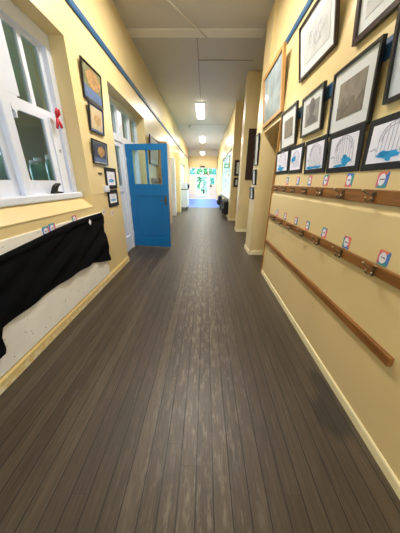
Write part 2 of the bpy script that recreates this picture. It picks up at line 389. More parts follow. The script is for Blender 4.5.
b = MB(); b.box(-1.33, 0.9, 0.045, 0.05, 1.99, 2.46); b.build('fanlight', M['glass'], d)
lf = MB(); lf.frame(-0.77, 0.19, 0.02, 1.89, 0.07, 0.03, 0.08); lf.box(-0.7, 0.12, 0.04, 0.07, 0.05, 0.25)
lo = lf.build('door_leaf', M['white'], d); g = MB(); g.box(-0.7, 0.12, 0.052, 0.057, 0.25, 1.82); g.build('pane', M['glass'], lo)
lf = MB(); lf.frame(0.28, 0.89, 0.02, 1.89, 0.1, 0.03, 0.08); lf.box(0.38, 0.79, 0.04, 0.07, 0.12, 1.2)
lo = lf.build('door_leaf', M['doorpaint'], d); g = MB(); g.box(0.38, 0.79, 0.052, 0.057, 1.2, 1.79); g.build('pane', M['glass'], lo)
h = MB(); h.box(0.4, 0.58, -0.03, 0.03, 1.02, 1.14); h.tube([(0.42, -0.05, 1.08), (0.6, -0.05, 1.08)], 0.018); h.build('handle', M['grey'], lo)
s = thing('door_sign', (0.21, YE + 0.015, 1.9), label='small red notice on the frame of the far exit doors', cat='sign')
b = MB(); b.bbox(-0.07, 0.07, -0.01, 0.005, 0.0, 0.13, 0.004); b.build('plate', M['red'], s)
b = MB(); b.box(-0.045, 0.045, -0.013, -0.009, 0.05, 0.08); b.build('bar', M['tag_white'], s)
s = thing('door_closer', (-0.27, YE, 2.56), label='dark box with an arm on the wall above the far exit doors', cat='door closer')
b = MB(); b.bbox(-0.2, 0.2, -0.09, 0, 0.0, 0.09, 0.01); b.build('body', M['grey'], s)
b = MB(); b.tube([(0.15, -0.05, 0.0), (0.25, -0.12, -0.02), (0.05, -0.03, -0.04)], 0.012); b.build('arm', M['chrome'], s)

# ------------------------------------------------------------------ lamps
def lamp(y0, y1, x, z, label):
    L = thing('ceiling_light', (x, (y0 + y1) / 2, z), label=label, cat='ceiling light', group='fluorescent lamps down the ceiling')
    h = (y1 - y0) / 2
    b = MB(); b.bbox(-0.17, 0.17, -h, h, -0.035, 0, 0.008); b.build('lamp_body', M['fixture'], L)
    b = MB(); b.prism([(-0.15, -0.035), (-0.145, -0.075), (-0.11, -0.095), (0.11, -0.095), (0.145, -0.075), (0.15, -0.035)], 1, -h + 0.02, h - 0.02); b.build('diffuser', M['tube'], L)
    if z < ZC:
        for y in (-0.4, 0.4):
            b = MB(); b.tube([(0, y, 0), (0, y, ZC - z)], 0.012, 6); b.build('stem', M['fixture'], L)
    return L
def area(name, loc, rot, sx, sy, e, col, shape='RECTANGLE'):
    l = bpy.data.lights.new(name, 'AREA'); l.shape = shape; l.size = sx; l.size_y = sy; l.energy = e; l.color = col
    o = bpy.data.objects.new(name, l); COL.objects.link(o); o.location = loc; o.rotation_euler = rot
    return o
WARM = (1.0, 0.95, 0.88)
lights = [(2.4, 4.0, -0.22, ZC, 'fluorescent lamp just above the view', 78), (-3.2, -1.7, -0.22, ZC, 'fluorescent lamp behind the viewer', 40),
          (8.5, 10.15, -0.235, ZC, 'largest nearest glowing box lamp in view on the ceiling', 62), (14.0, 15.7, -0.235, ZC, 'middle glowing box lamp, second one down the ceiling', 70),
          (16.9, 18.1, -0.25, 3.42, 'smallest farthest glowing lamp, just before the exit doors', 60)]
for y0, y1, x, z, lab, e in lights:
    lamp(y0, y1, x, z, lab)
    area('lamp light', (x, (y0 + y1) / 2, z - 0.1), (0, 0, 0), 0.28, y1 - y0 - 0.05, e, WARM)
s = thing('smoke_detector', (-0.78, 11.75, ZC), label='round pale smoke detector on the ceiling left of the lamps', cat='smoke detector')
b = MB(); b.lathe([(0.11, 0), (0.11, -0.02), (0.09, -0.035)]); b.build('base', M['fixture'], s)
b = MB(); b.lathe([(0.075, -0.035), (0.07, -0.055), (0.04, -0.065)]); b.build('sensor', M['fixture'], s)

# ------------------------------------------------------------------ left window
win = thing('window_1', (-1.6, 0, 0), label='white timber sash window in the left wall', cat='window', kind='structure')
b = MB()
b.box(-0.1, 0.02, 0.35, 2.73, 2.6, 2.72); b.box(-0.1, 0.02, 2.655, 2.73, 1.2, 2.6); b.box(-0.1, 0.02, 0.35, 0.43, 1.2, 2.6)
for y in (1.965, 1.165): b.bbox(-0.1, 0.03, y - 0.045, y + 0.045, 1.24, 2.6, 0.01)
b.build('window_frame', M['white'], win)
b = MB(); b.bbox(-0.17, 0.09, 0.36, 2.725, 1.205, 1.27, 0.012); b.build('window_sill', M['white'], win)
# upper sashes are hung in wide boxed stiles, lower sashes in narrower ones
units = [(2.01, 2.655, 0.135, 0.045, 0.055, 0.21), (1.21, 1.92, 0.045, 0.135, 0.2, 0.055), (0.43, 1.12, 0.045, 0.135, 0.2, 0.055)]
for a, e, ul, ur, ll, lr in units:
    m = (a + ul + e - ur) / 2
    b = MB(); b.box(-0.069, -0.029, a, e, 2.575, 2.6); b.box(-0.07, 0.02 if ul > .1 else -0.03, a, a + ul, 2.05, 2.575); b.box(-0.07, 0.02 if ur > .1 else -0.03, e - ur, e, 2.05, 2.575)
    b.box(-0.065, -0.03, m - 0.024, m + 0.024, 2.05, 2.575); b.box(-0.08, -0.02, a, e, 2.001, 2.05)
    u = b.build('sash', M['white'], win)
    g = MB(); g.box(-0.052, -0.048, a + ul, m - 0.024, 2.05, 2.575); g.build('pane', M['dimglass'], u)
    g = MB(); g.box(-0.052, -0.048, m + 0.024, e - ur, 2.05, 2.575); g.build('pane', M['dimglass'], u)
    # scroll-cut foot of the wide stile
    y0, y1 = (a, a + ul - 0.03) if ul > .1 else (e - ur + 0.03, e)
    b = MB(); c_ = (y0 + y1) / 2; h_ = (y1 - y0) / 2
    b.prism([(y0, 2.06), (y1, 2.06), (y1, 1.99), (c_ + h_ * .7, 1.965), (c_ + h_ * .55, 1.935), (c_ + h_ * .15, 1.925), (c_ + h_ * .1, 1.88), (c_ - h_ * .1, 1.88), (c_ - h_ * .15, 1.925), (c_ - h_ * .55, 1.935), (c_ - h_ * .7, 1.965), (y0, 1.99)], 0, -0.01, 0.018)
    b.build('stile_bracket', M['white'], win)
    b = MB(); b.box(-0.05, -0.02, a, a + ll, 1.27, 2.0); b.box(-0.05, -0.02, e - lr, e, 1.27, 2.0); b.box(-0.049, -0.021, a + ll, e - lr, 1.27, 1.395); b.box(-0.049, -0.015, a + ll, e - lr, 1.955, 2.0)
    w_ = (e - lr + 0.07, e - 0.02) if lr > .1 else (a + 0.02, a + ll - 0.07)
    b.box(-0.021, -0.005, w_[0], w_[1], 1.275, 1.995)
    u = b.build('sash', M['white'], win)
    g = MB(); g.box(-0.037, -0.033, a + ll, e - lr, 1.395, 1.955); g.build('pane', M['dimglass'], u)
    h = MB(); h.bbox(-0.005, 0.012, (w_[0] + w_[1]) / 2 - 0.008, (w_[0] + w_[1]) / 2 + 0.008, 1.68, 1.71, 0.004); h.build('sash_stop', M['chrome'], u)
# red ribbon on the frame
rb = thing('red_ribbon', (-1.572, 2.575, 2.0), label='red ribbon tied at the right edge of the white window', cat='ribbon')
b = MB()
for s_ in (-1, 1):
    b.tube([(0.01, 0, 0), (0.03, s_ * 0.025, 0.04), (0.035, s_ * 0.015, 0.075), (0.02, 0, 0.06), (0.012, 0, 0.0)], [0.008, 0.014, 0.012, 0.01, 0.006], 6)
b.build('bow', M['red'], rb)
b = MB(); b.tube([(0.012, 0, 0), (0.02, -0.02, -0.05), (0.016, -0.035, -0.10)], [0.01, 0.014, 0.012], 6); b.tube([(0.012, 0, 0), (0.03, 0.02, -0.06), (0.026, 0.03, -0.085)], [0.01, 0.015, 0.011], 6); b.build('tail', M['red'], rb)
bw = thing('window_wedge', (-1.555, 2.31, 1.27), label='small black curved wedge on the white window sill', cat='wedge')
b = MB(); b.prism([(-0.085, 0.0), (0.075, 0.0), (0.075, 0.012), (-0.015, 0.022), (0.005, 0.055), (0.04, 0.078), (0.06, 0.085), (0.055, 0.1), (0.02, 0.098), (-0.03, 0.075), (-0.06, 0.04)], 0, -0.018, 0.018); b.build('wedge_body', M['black'], bw)
b = MB(); b.box(-0.019, 0.019, 0.0, 0.05, 0.0, 0.006); b.build('foot', M['grey'], bw)

# the classroom seen dimly through the window
w = MB()
w.box(-5.2, -5.1, -1.5, 9, 0, 0.9); w.box(-5.2, -5.1, -1.5, 9, 2.2, 3.3); w.box(-5.2, -5.1, -1.5, 0.0, 0.9, 2.2); w.box(-5.2, -5.1, 6.5, 9, 0.9, 2.2)
w.box(-5.2, XB, -1.6, -1.5, 0, 3.3); w.box(-5.2, XB, 9, 9.1, 0, 3.3); w.box(-5.2, XB, -1.5, 9, 3.3, 3.4); w.box(-5.2, XB, -1.5, 9, -0.1, 0)
struct(w.build('wall_classroom', M['room']), 'dim grey room behind the left window', 'wall')
sh = thing('window_shelf', (-2.3, 3.0, 0), label='low dim shelf standing behind the lower window panes', cat='shelf')
b = MB(); b.bbox(-0.2, 0.2, -1.2, 1.6, 1.32, 1.36, 0.005); b.build('shelf_top', M['grey'], sh)
b = MB(); b.box(-0.19, -0.15, -1.19, 1.59, 0, 1.32); b.build('back_panel', M['grey'], sh)
for i in range(12):  # row of pale teal rounded forms of varied height behind the lower panes
    j = thing('teal_form', (-2.3 + 0.06 * (i % 2), 2.2 + i * 0.16, 1.36), label='pale teal jar in the row behind the lower window panes', cat='form', group='pale teal forms behind the left window')
    b = MB(); k = 1.5 + 0.7 * ((i * 7) % 5) / 5; b.lathe([(0.055, 0), (0.065, 0.01), (0.065, 0.12 * k), (0.045, 0.15 * k)]); b.build('form_body', M['form'], j)
    b = MB(); b.lathe([(0.048, 0.15 * k), (0.048, 0.18 * k)]); b.build('lid', M['tag_white'], j)

# ------------------------------------------------------------------ left doorway: side light, fanlight, blue door
d = thing('door_frame', (-1.6, 0, 0), label='white glazed door surround with a fanlight in the left wall', cat='door frame', kind='structure')
b = MB()
b.box(-0.1, 0.0, 3.70, 5.63, 2.62, 2.72); b.box(-0.099, 0.002, 3.701, 5.629, 2.07, 2.18); b.box(-0.1, 0.0, 4.56, 4.66, 0, 2.62); b.box(-0.1, 0.0, 5.57, 5.63, 0, 2.62); b.box(-0.1, 0.0, 3.70, 3.78, 0, 2.62)
b.box(-0.1, 0.0, 4.46, 4.56, 2.18, 2.62); b.box(-0.1, 0.0, 5.06, 5.12, 2.18, 2.62)
b.build('frame_posts', M['white'], d)
b2 = MB(); 
for (y0, y1, z0, z1) in ((3.78, 3.86, 0.002, 2.068), (4.46, 4.56, 0.002, 2.068), (3.86, 4.46, 1.99, 2.07), (3.86, 4.46, 1.2, 1.31), (3.86, 4.46, 0, 0.3), ): b2.box(-0.07, -0.015, y0, y1, z0, z1)
b2.box(-0.06, -0.035, 3.86, 4.46, 0.3, 1.2)
b2.build('side_panel', M['white'], d)
g = MB(); g.box(-0.052, -0.048, 3.86, 4.46, 1.31, 1.99); g.build('side_pane', M['dimglass'], d)
for a, e in ((3.78, 4.46), (4.66, 5.06), (5.12, 5.57)):
    g = MB(); g.box(-0.052, -0.048, a, e, 2.18, 2.62); g.build('fanlight_pane', M['dimglass'], d)
ang = math.atan2(4.571 - 4.677, -0.75 + 1.587)
dr = thing('door_1', (-1.587, 4.677, 0), (0, 0, ang), label='bright blue half glazed door standing open into the corridor', cat='door', kind='structure')
W, T = 0.845, 0.02
b = MB()
b.bbox(0, 0.13, -T, T, 0.025, 2.07, 0.003); b.bbox(W - 0.125, W, -T, T, 0.025, 2.07, 0.003)
b.bbox(0.125, W - 0.12, -T, T, 1.965, 2.07, 0.003); b.bbox(0.125, W - 0.12, -T, T, 1.12, 1.345, 0.003); b.bbox(0.125, W - 0.12, -T, T, 0.025, 0.23, 0.003)
b.bbox(0.405, 0.445, -T * .8, T * .8, 1.34, 1.97, 0.003)
# recessed lower panel with a raised field
b.box(0.125, W - 0.12, -T * 0.45, T * 0.45, 0.22, 1.15)
b.prism([(0.17, 0.27), (W - 0.165, 0.27), (W - 0.165, 1.1), (0.17, 1.1)], 1, -T * 0.75, T * 0.75)
b.build('door_panel', M['blue'], dr)
for a, e in ((0.13, 0.405), (0.445, W - 0.125)):
    g = MB(); g.box(a, e, -0.003, 0.003, 1.345, 1.965); g.build('pane', M['glass'], dr)
h = MB(); h.bbox(W - 0.085, W - 0.045, -T - 0.006, -T, 0.94, 1.12, 0.004); h.tube([(W - 0.065, -T, 1.03), (W - 0.065, -T - 0.05, 1.03), (W - 0.075, -T - 0.055, 1.03), (W - 0.17, -T - 0.055, 1.03)], 0.009)
h.build('handle', M['bronze'], dr)
for z in (0.3, 1.05, 1.8):
    h = MB(); h.tube([(-0.006, -T, z - 0.05), (-0.006, -T, z + 0.05)], 0.009); h.build('hinge', M['white'], dr)

# ------------------------------------------------------------------ pictures
RW, LW_ = -PI / 2, PI / 2
def onwall(side, x, y0, y1, z0, name, label, cat, group=None, lean=0.0):
    # local x runs to the viewer's right along the wall, local -y comes out of the wall
    o = thing(name, (x, (y0 + y1) / 2, z0), (lean, 0, RW if side == 'R' else LW_), label, cat, group)
    return o, abs(y1 - y0) / 2
def picture(side, x, y0, y1, z0, z1, label, fm, mm, draw, fw=0.022, ft=0.025, lean=0.0, mw=0.07, group=None, cat='picture', glass=False):
    a = math.asin(min(0.3, lean / (z1 - z0)))
    o, h = onwall(side, x, y0, y1, z0, 'framed_picture', label, cat, group, a)
    H = (z1 - z0) / math.cos(a)
    b = MB(); b.frame(-h, h, 0, H, fw, -ft, -0.001); b.build('frame', fm, o)
    b = MB(); b.box(-h + fw, h - fw, -ft * 0.55, -0.003, fw, H - fw); b.build('mount', mm, o)
    if draw: draw(o, -h + fw + mw, h - fw - mw, fw + mw, H - fw - mw, -ft * 0.55)
    return o
def rect_print(m):
    def dfn(o, x0, x1, z0, z1, y):
        b = MB(); b.box(x0, x1, y - 0.002, y - 0.0003, z0, z1); b.build('print', m, o)
    return dfn
def portrait(o, x0, x1, z0, z1, y):
    b = MB(); b.box(x0, x1, y - 0.002, y - 0.0003, z0, z1); p = b.build('print', M['portrait'], o)
    cx = (x0 + x1) / 2; cz = (z0 + z1) / 2; w = (x1 - x0)
    b = MB(); n = 20
    b.prism([(cx + 0.2 * w * math.cos(2 * PI * k / n), cz + 0.05 + 0.26 * w * math.sin(2 * PI * k / n)) for k in range(n)], 1, y - 0.0035, y - 0.002)
    b.prism([(cx - 0.36 * w, z0 + 0.01), (cx + 0.36 * w, z0 + 0.01), (cx + 0.3 * w, cz - 0.04), (cx, cz), (cx - 0.3 * w, cz - 0.04)], 1, y - 0.003, y - 0.002)
    b.build('figure', M['portrait_dark'], p)
def landscape(o, x0, x1, z0, z1, y):
    b = MB(); b.box(x0, x1, y - 0.002, y - 0.0003, z0, z1); p = b.build('print', M['photo'], o)
    b = MB(); n = 14; pts = [(x0, z0)] + [(x1, z0)] + [(x1 - (x1 - x0) * k / n, z0 + (z1 - z0) * (0.42 + 0.12 * math.sin(k * 1.3) + 0.06 * math.sin(k * 2.9))) for k in range(n + 1)]
    b.prism(pts, 1, y - 0.003, y - 0.002); b.build('ground', M['ground'], p)
def faint(o, x0, x1, z0, z1, y):
    b = MB(); b.box(x0, x1, y - 0.002, y - 0.0003, z0, z1); p = b.build('drawing', M['sketch'], o)
    b = MB(); rnd = random.Random(3)
    for k in range(9):
        xx = x0 + (x1 - x0) * (0.2 + 0.6 * rnd.random()); zz = z0 + (z1 - z0) * (0.2 + 0.5 * rnd.random())
        b.tube([(xx + 0.05 * math.cos(q * .8), y - 0.0025, zz + 0.06 * math.sin(q * .8) + 0.01 * q) for q in range(8)], 0.0009, 4)
    b.build('pencil_lines', M['pencil'], p)

picture('R', XR, 2.79, 2.13, 2.38, 2.80, 'largest fully seen pale drawing in a dark frame, above the portrait print', M['dark_brown'], M['mat'], faint, 0.018, 0.028, 0.075, 0.075)
picture('R', XR, 1.87, 1.19, 2.25, 2.75, 'dark framed pale drawing cut off at the top right corner of the photo', M['dark_brown'], M['mat'], faint, 0.03, 0.03, 0.06, 0.06)
picture('R', XR, 1.97, 1.51, 1.742, 2.14, 'brown faded landscape photograph in a black frame with wide grey mount', M['black'], M['mat'], landscape, 0.017, 0.025, 0.036, 0.075)
picture('R', XR, 2.519, 2.109, 1.828, 2.157, 'grey portrait print in a black frame, middle of the lower framed row', M['black'], M['mat'], portrait, 0.017, 0.025, 0.036, 0.06)
picture('R', XR, 3.109, 2.644, 1.792, 2.186, 'faint grey print in a black frame, beside the ochre timber edge', M['black'], M['mat'], rect_print(M['photo']), 0.017, 0.025, 0.044, 0.09)
picture('R', XR, 1.425, 0.96, 1.806, 2.2, 'black framed picture with blue grey mount at the right edge of the photo', M['black'], M['bluemat'], faint, 0.02, 0.025, 0.05, 0.09)
o = picture('R', XR, 4.216, 3.27, 2.255, 2.93, 'big pine framed picture with reflecting glass above the recess', M['light_wood'], M['picglass'], None, 0.045, 0.035, 0.07)

# five pupils' drawings on black card
def pupil(y0, y1, z0, z1, lean, label, seed, blobs):
    a = math.asin(lean / (z1 - z0)); o, h = onwall('R', XR, y0, y1, z0, 'mounted_drawing', label, 'drawing', 'blue splashed drawings on black card', a)
    H = z1 - z0
    b = MB(); b.bbox(-h, h, -0.008, 0, 0, H, 0.002, 1); b.build('backing_card', M['card'], o)
    mx, mz = 0.042, 0.036
    b = MB(); b.box(-h + mx, h - mx, -0.0095, -0.008, mz, H - mz); p = b.build('paper', M['paper'], o)
    w = 2 * (h - mx); x0 = -h + mx; z_0 = mz; hh = H - 2 * mz; Y = -0.0105
    rnd = random.Random(seed)
    b = MB()
    cx = x0 + w * 0.55; R = w * 0.33
    for rr in (R, R * 0.82):
        b.tube([(cx + rr * math.cos(PI * k / 14), Y, z_0 + hh * 0.55 + rr * 0.85 * math.sin(PI * k / 14)) for k in range(15)], 0.0017, 4)
    for k in range(9):
        xx = cx - R + 2 * R * k / 8; top = z_0 + hh * 0.55 + 0.85 * math.sqrt(max(0, R * R - (xx - cx) ** 2))
        b.tube([(xx, Y, z_0 + hh * 0.12), (xx + rnd.uniform(-.004, .004), Y, top)], 0.0011, 4)
    b.tube([(x0 + w * 0.06, Y, z_0 + hh * 0.34), (x0 + w * 0.16, Y, z_0 + hh * 0.4), (x0 + w * 0.2, Y, z_0 + hh * 0.33)], 0.002, 4)
    b.build('pencil_lines', M['pencil'], p)
    b = MB()
    for (bx, bz, rx, rz) in blobs:
        n = 22; ph = rnd.uniform(0, 6)
        b.prism([(x0 + w * bx + w * rx * (1 + .16 * math.sin(3 * q + ph) + .1 * math.sin(7 * q + ph * 2)) * math.cos(q), z_0 + hh * bz + hh * rz * (1 + .18 * math.sin(4 * q + ph) + .1 * math.sin(9 * q)) * math.sin(q)) for q in [2 * PI * k / n for k in range(n)]], 1, Y - 0.0012, Y + 0.0012)
    b.build('blue_paint', M['blue_paint'], p)
pupil(3.228, 2.766, 1.508, 1.785, 0.02, 'black mounted drawing beside the ochre timber edge, farthest of its row', 1, [(0.42, 0.13, 0.3, 0.12), (0.35, 0.3, 0.07, 0.08)])
pupil(2.742, 2.385, 1.501, 1.776, 0.016, 'black mounted drawing with a blue splash at mid height, second from the timber edge', 2, [(0.3, 0.52, 0.2, 0.12), (0.42, 0.6, 0.1, 0.09)])
pupil(2.315, 1.925, 1.486, 1.766, 0.03, 'black mounted drawing with a blue stripe along its bottom, middle of the row', 3, [(0.3, 0.07, 0.26, 0.055), (0.7, 0.07, 0.26, 0.05)])
pupil(1.895, 1.506, 1.478, 1.748, 0.03, 'black mounted drawing with a square blue patch at bottom right, under the brown landscape', 4, [(0.66, 0.2, 0.17, 0.13), (0.45, 0.05, 0.25, 0.045), (0.62, 0.32, 0.08, 0.07)])
pupil(1.49, 1.09, 1.476, 1.744, 0.01, 'black mounted drawing with a wide blue cloud shape, nearest at the right photo edge', 5, [(0.5, 0.2, 0.24, 0.085), (0.52, 0.09, 0.06, 0.06), (0.4, 0.23, 0.12, 0.07)])

# ------------------------------------------------------------------ hook rails and tags on the right wall
def hook(parent, x):
    b = MB()
    b.mat(0).bbox(x - 0.011, x + 0.011, -0.026, -0.021, -0.027, 0.03, 0.003, 1)
    b.tube([(x, -0.024, 0.012), (x - 0.012, -0.05, 0.012), (x - 0.024, -0.062, 0.022), (x - 0.034, -0.07, 0.034)], [0.006, 0.005, 0.005, 0.004], 6)
    for s_ in (-1, 1):
        b.tube([(x, -0.024, -0.012), (x + s_ * 0.016, -0.04, -0.026), (x + s_ * 0.022, -0.048, -0.022), (x + s_ * 0.024, -0.052, -0.01)], [0.006, 0.005, 0.005, 0.004], 6)
    b.tube([(x - 0.036, -0.044, 0.014), (x + 0.03, -0.044, 0.01)], 0.003, 6)
    b.mat(1).ball((x - 0.034, -0.071, 0.035), 0.0065, 1)
    for s_ in (-1, 1): b.ball((x + s_ * 0.024, -0.053, -0.006), 0.0055, 1)
    return b.build('hook', [M['bronze'], M['brass']], parent)
def hook_rail(z0, z1, y0, y1, ys, label, x):
    o = thing('hook_rail', (x, 0, (z0 + z1) / 2), (0, 0, RW), label, 'hook rail', 'wooden hook rails on the right wall')
    b = MB(); b.bbox(-y1, -y0, -0.021, 0, -(z1 - z0) / 2, (z1 - z0) / 2, 0.004); b.build('board', M['wood_x'], o)
    for y in ys: hook(o, -y)
    return o
M['wood_x'] = woodmat('varnished timber board', (112, 70, 26), (156, 104, 44), axis=0)
hook_rail(1.297, 1.372, 0.2, 3.235, [1.285 + 0.288 * k for k in range(7)], 'upper wooden hook rail under the black mounted drawings', XR)
hook_rail(0.925, 0.985, 0.2, 3.235, [1.10 + 0.306 * k for k in range(7)], 'lower wooden hook rail below the dado of the right wall', XRL)
o = thing('timber_rail', (XRL, 0, 0.52), (0, 0, RW), 'long bare wooden rail near the floor of the right wall', 'rail')
b = MB(); b.bbox(-3.235, -0.83, -0.024, 0, 0.012, 0.066, 0.004); b.build('board', M['wood_x'], o)
b = MB()
for y in (0.9, 1.7, 2.5, 3.1): b.lathe([(0.006, -0.0275), (0.006, -0.02)], (0, 0, 0), 8)
b.bm.free()
for y in (0.92, 1.75, 2.55, 3.12):
    b = MB(); b.ball((-y, -0.026, 0.034), 0.006, 1, (1, 0.4, 1)); b.build('screw', M['bronze'], o)

def name_tag(side, x, y, z, label, w, h, seed, group, shape=0, far=False):
    o = thing('name_tag', (x, y, z), (0, 0, RW if side == 'R' else LW_), label, 'name tag', group)
    rnd = random.Random(seed)
    pal = [M['tag_pink'], M['tag_teal'], M['tag_blue'], M['tag_red']]; 
    k0 = seed % 4; order = [pal[(k0 + i) % 4] for i in range(4)]
    b = MB(); n = 16
    if shape == 0:
        outl = [(-w / 2 + .006, -h / 2), (w / 2 - .006, -h / 2), (w / 2, -h / 2 + .006), (w / 2, h / 2 - .006), (w / 2 - .006, h / 2), (-w / 2 + .006, h / 2), (-w / 2, h / 2 - .006), (-w / 2, -h / 2 + .006)]
    else:
        outl = [(w / 2 * math.cos(2 * PI * k / n), h / 2 * math.sin(2 * PI * k / n)) for k in range(n)]
    N_ = len(outl)
    for i in range(N_):
        p, q = outl[i], outl[(i + 1) % N_]
        a = math.atan2((p[1] + q[1]) / 2, (p[0] + q[0]) / 2); b.mat(int((a + PI) / (PI / 2)) % 4)
        b.prism([(0, 0), p, q], 1, -0.002, 0)
    b.build('card', order, o)
    b = MB(); b.prism([(w * .31 * math.cos(2 * PI * k / n) - w * .04, h * .38 * math.sin(2 * PI * k / n)) for k in range(n)], 1, -0.0028, -0.002); p = b.build('name_panel', M['tag_white'], o)
    b = MB(); x_ = -w * .2
    pts = [(x_ + w * .4 * k / 12, -0.003, h * .02 + h * .05 * math.sin(k * 2.1 + seed)) for k in range(13)]
    b.tube(pts, 0.0016, 4); b.build('lettering', M['ink'], p)
    return o
lowp = [(1.095, 'nearest, square with coloured corners'), (1.414, 'second from the near end'), (1.705, 'third from the near end'), (2.005, 'fourth from the near end'), (2.277, 'fifth from the near end'), (2.603, 'sixth from the near end'), (2.905, 'farthest from the viewer')]
for i, (y, lab) in enumerate(lowp):
    name_tag('R', XRL, y, 1.03, 'name tag over the lower rail, ' + lab, 0.074, 0.082, i * 5, 'name tags above the lower hook rail', 0)
topp = [(1.288, 'nearest, with coloured corners'), (1.578, 'second from the near end'), (1.878, 'third from the near end'), (2.162, 'fourth from the near end'), (2.44, 'fifth from the near end'), (2.75, 'farthest from the viewer')]
for i, (y, lab) in enumerate(topp):
    name_tag('R', XR, y, 1.424, 'name tag over the upper rail, ' + lab, 0.076, 0.084, i * 3 + 4, 'name tags above the upper hook rail', 0)

# ------------------------------------------------------------------ left wall pictures
def art_map(o, x0, x1, z0, z1, y):
    w, h = x1 - x0, z1 - z0
    b = MB(); b.box(x0, x1, y - 0.002, y - 0.0003, z0, z1); p = b.build('painting', M['art_green'], o)
    b = MB(); b.box(x0, x1, y - 0.003, y - 0.002, z0, z0 + h * .27); b.prism([(x0, z0 + h * .27), (x1, z0 + h * .27), (x1, z0 + h * .3), (x0 + w * .55, z0 + h * .36), (x0 + w * .2, z0 + h * .33), (x0, z0 + h * .42)], 1, y - 0.003, y - 0.002); b.build('blue_band', M['art_blue'], p)
    b = MB(); n = 26
    b.prism([(x0 + w * .55 + w * .42 * (1 + .08 * math.sin(5 * q)) * math.cos(q), z0 + h * .66 + h * .3 * (1 + .1 * math.sin(4 * q + 1)) * math.sin(q)) for q in [2 * PI * k / n for k in range(n)]], 1, y - 0.004, y - 0.002)
    b.build('orange_shape', M['art_orange'], p)
def art_buff(o, x0, x1, z0, z1, y):
    w, h = x1 - x0, z1 - z0
    b = MB(); b.box(x0, x1, y - 0.002, y - 0.0003, z0, z1); p = b.build('painting', M['art_cream'], o)
    b = MB(); n = 18
    b.prism([(x0 + w * .55 + w * .3 * math.cos(2 * PI * k / n), z0 + h * .5 + h * .25 * (1 + .2 * math.sin(k)) * math.sin(2 * PI * k / n)) for k in range(n)], 1, y - 0.003, y - 0.002); b.build('orange_shape', M['art_buff2'], p)
def art_dark(o, x0, x1, z0, z1, y):
    w, h = x1 - x0, z1 - z0
    b = MB(); b.box(x0, x1, y - 0.002, y - 0.0003, z0, z1); p = b.build('painting', M['art_dark'], o)
    b = MB(); n = 18
    b.prism([(x0 + w * .58 + w * .28 * math.cos(2 * PI * k / n), z0 + h * .58 + h * .28 * (1 + .2 * math.sin(k * 2)) * math.sin(2 * PI * k / n)) for k in range(n)], 1, y - 0.003, y - 0.002); b.build('orange_shape', M['art_orange'], p)
    b = MB(); b.box(x0, x1, y - 0.003, y - 0.002, z0, z0 + h * .22); b.build('blue_band', M['art_blue'], p)
gl = 'paintings hung in a column on the left wall'
picture('L', XL, 2.926, 3.407, 2.288, 2.654, 'topmost of three paintings right of the window, orange shape over a blue band', M['black'], M['art_green'], art_map, 0.016, 0.022, 0.024, 0.012, gl)
picture('L', XL, 2.95, 3.324, 1.965, 2.27, 'middle of three paintings right of the window, orange shape on buff paper', M['navy_frame'], M['art_blue'], art_buff, 0.016, 0.022, 0.03, 0.022, gl)
picture('L', XL, 2.906, 3.318, 1.6, 1.877, 'lowest of three paintings right of the window, dark with an orange shape', M['navy_frame'], M['mat'], art_dark, 0.018, 0.022, 0.02, 0.012, gl)
def blueprint(o, x0, x1, z0, z1, y):
    w, h = x1 - x0, z1 - z0
    b = MB(); n = 18
    b.prism([(x0 + w * .5 + w * .42 * (1 + .15 * math.sin(k * 2)) * math.cos(2 * PI * k / n), z0 + h * .26 + h * .2 * math.sin(2 * PI * k / n)) for k in range(n)], 1, y - 0.002, y - 0.0003); b.build('blue_patch', M['soft_blue'], o)
    b = MB()
    for k in range(3): b.tube([(x0 + w * .2, y - 0.001, z0 + h * (.6 + .12 * k)), (x0 + w * .8, y - 0.001, z0 + h * (.62 + .12 * k))], 0.002, 4)
    b.build('pencil_lines', M['pencil'], o)
gl = 'black framed notices beside the left doorway'
picture('L', XL, 3.187, 3.571, 1.288, 1.576, 'upper black framed white notice beside the white door surround', M['card'], M['paper'], blueprint, 0.05, 0.012, 0.006, 0.03, gl, 'notice')
picture('L', XL, 3.187, 3.551, 1.033, 1.27, 'lower black framed white notice beside the white door surround', M['card'], M['paper'], blueprint, 0.05, 0.012, 0.0, 0.02, gl, 'notice')
s = thing('light_switch', (XL, 3.17, 1.25), (0, 0, LW_), 'small white switch plate beside the two black framed notices', 'switch')
b = MB(); b.bbox(-0.075, 0.06, -0.03, 0, 0, 0.085, 0.004); b.build('plate', M['plastic'], s)
b = MB(); b.bbox(-0.02, 0.02, -0.038, -0.03, 0.025, 0.06, 0.003); b.build('rocker', M['tag_white'], s)
s = thing('wall_plate', (XL, 3.06, 1.475), (0, 0, LW_), 'thin brown plate on the left wall beside the upper notice', 'plate')
b = MB(); b.bbox(-0.05, 0.05, -0.01, 0, 0, 0.025, 0.003); b.build('plate', M['bronze'], s)
picture('L', XL, 5.85, 6.9, 1.8, 2.46, 'wood framed pale picture on the left wall behind the blue door', M['dark_brown'], M['mat'], rect_print(M['sketch']), 0.04, 0.03, 0.038, 0.09)
o = thing('coat_board', (XL, 0, 1.28), (0, 0, LW_), 'brown wooden coat board seen through the glass of the blue door', 'coat board')
b = MB(); b.bbox(5.95, 7.04, -0.025, 0, 0.0, 0.2, 0.005); b.build('board', M['wood_x'], o)
for k in range(4):
    b = MB(); b.tube([(6.1 + .25 * k, -0.02, 0.1), (6.1 + .25 * k, -0.06, 0.09), (6.1 + .25 * k, -0.075, 0.12)], 0.008, 6); b.build('peg', M['bronze'], o)

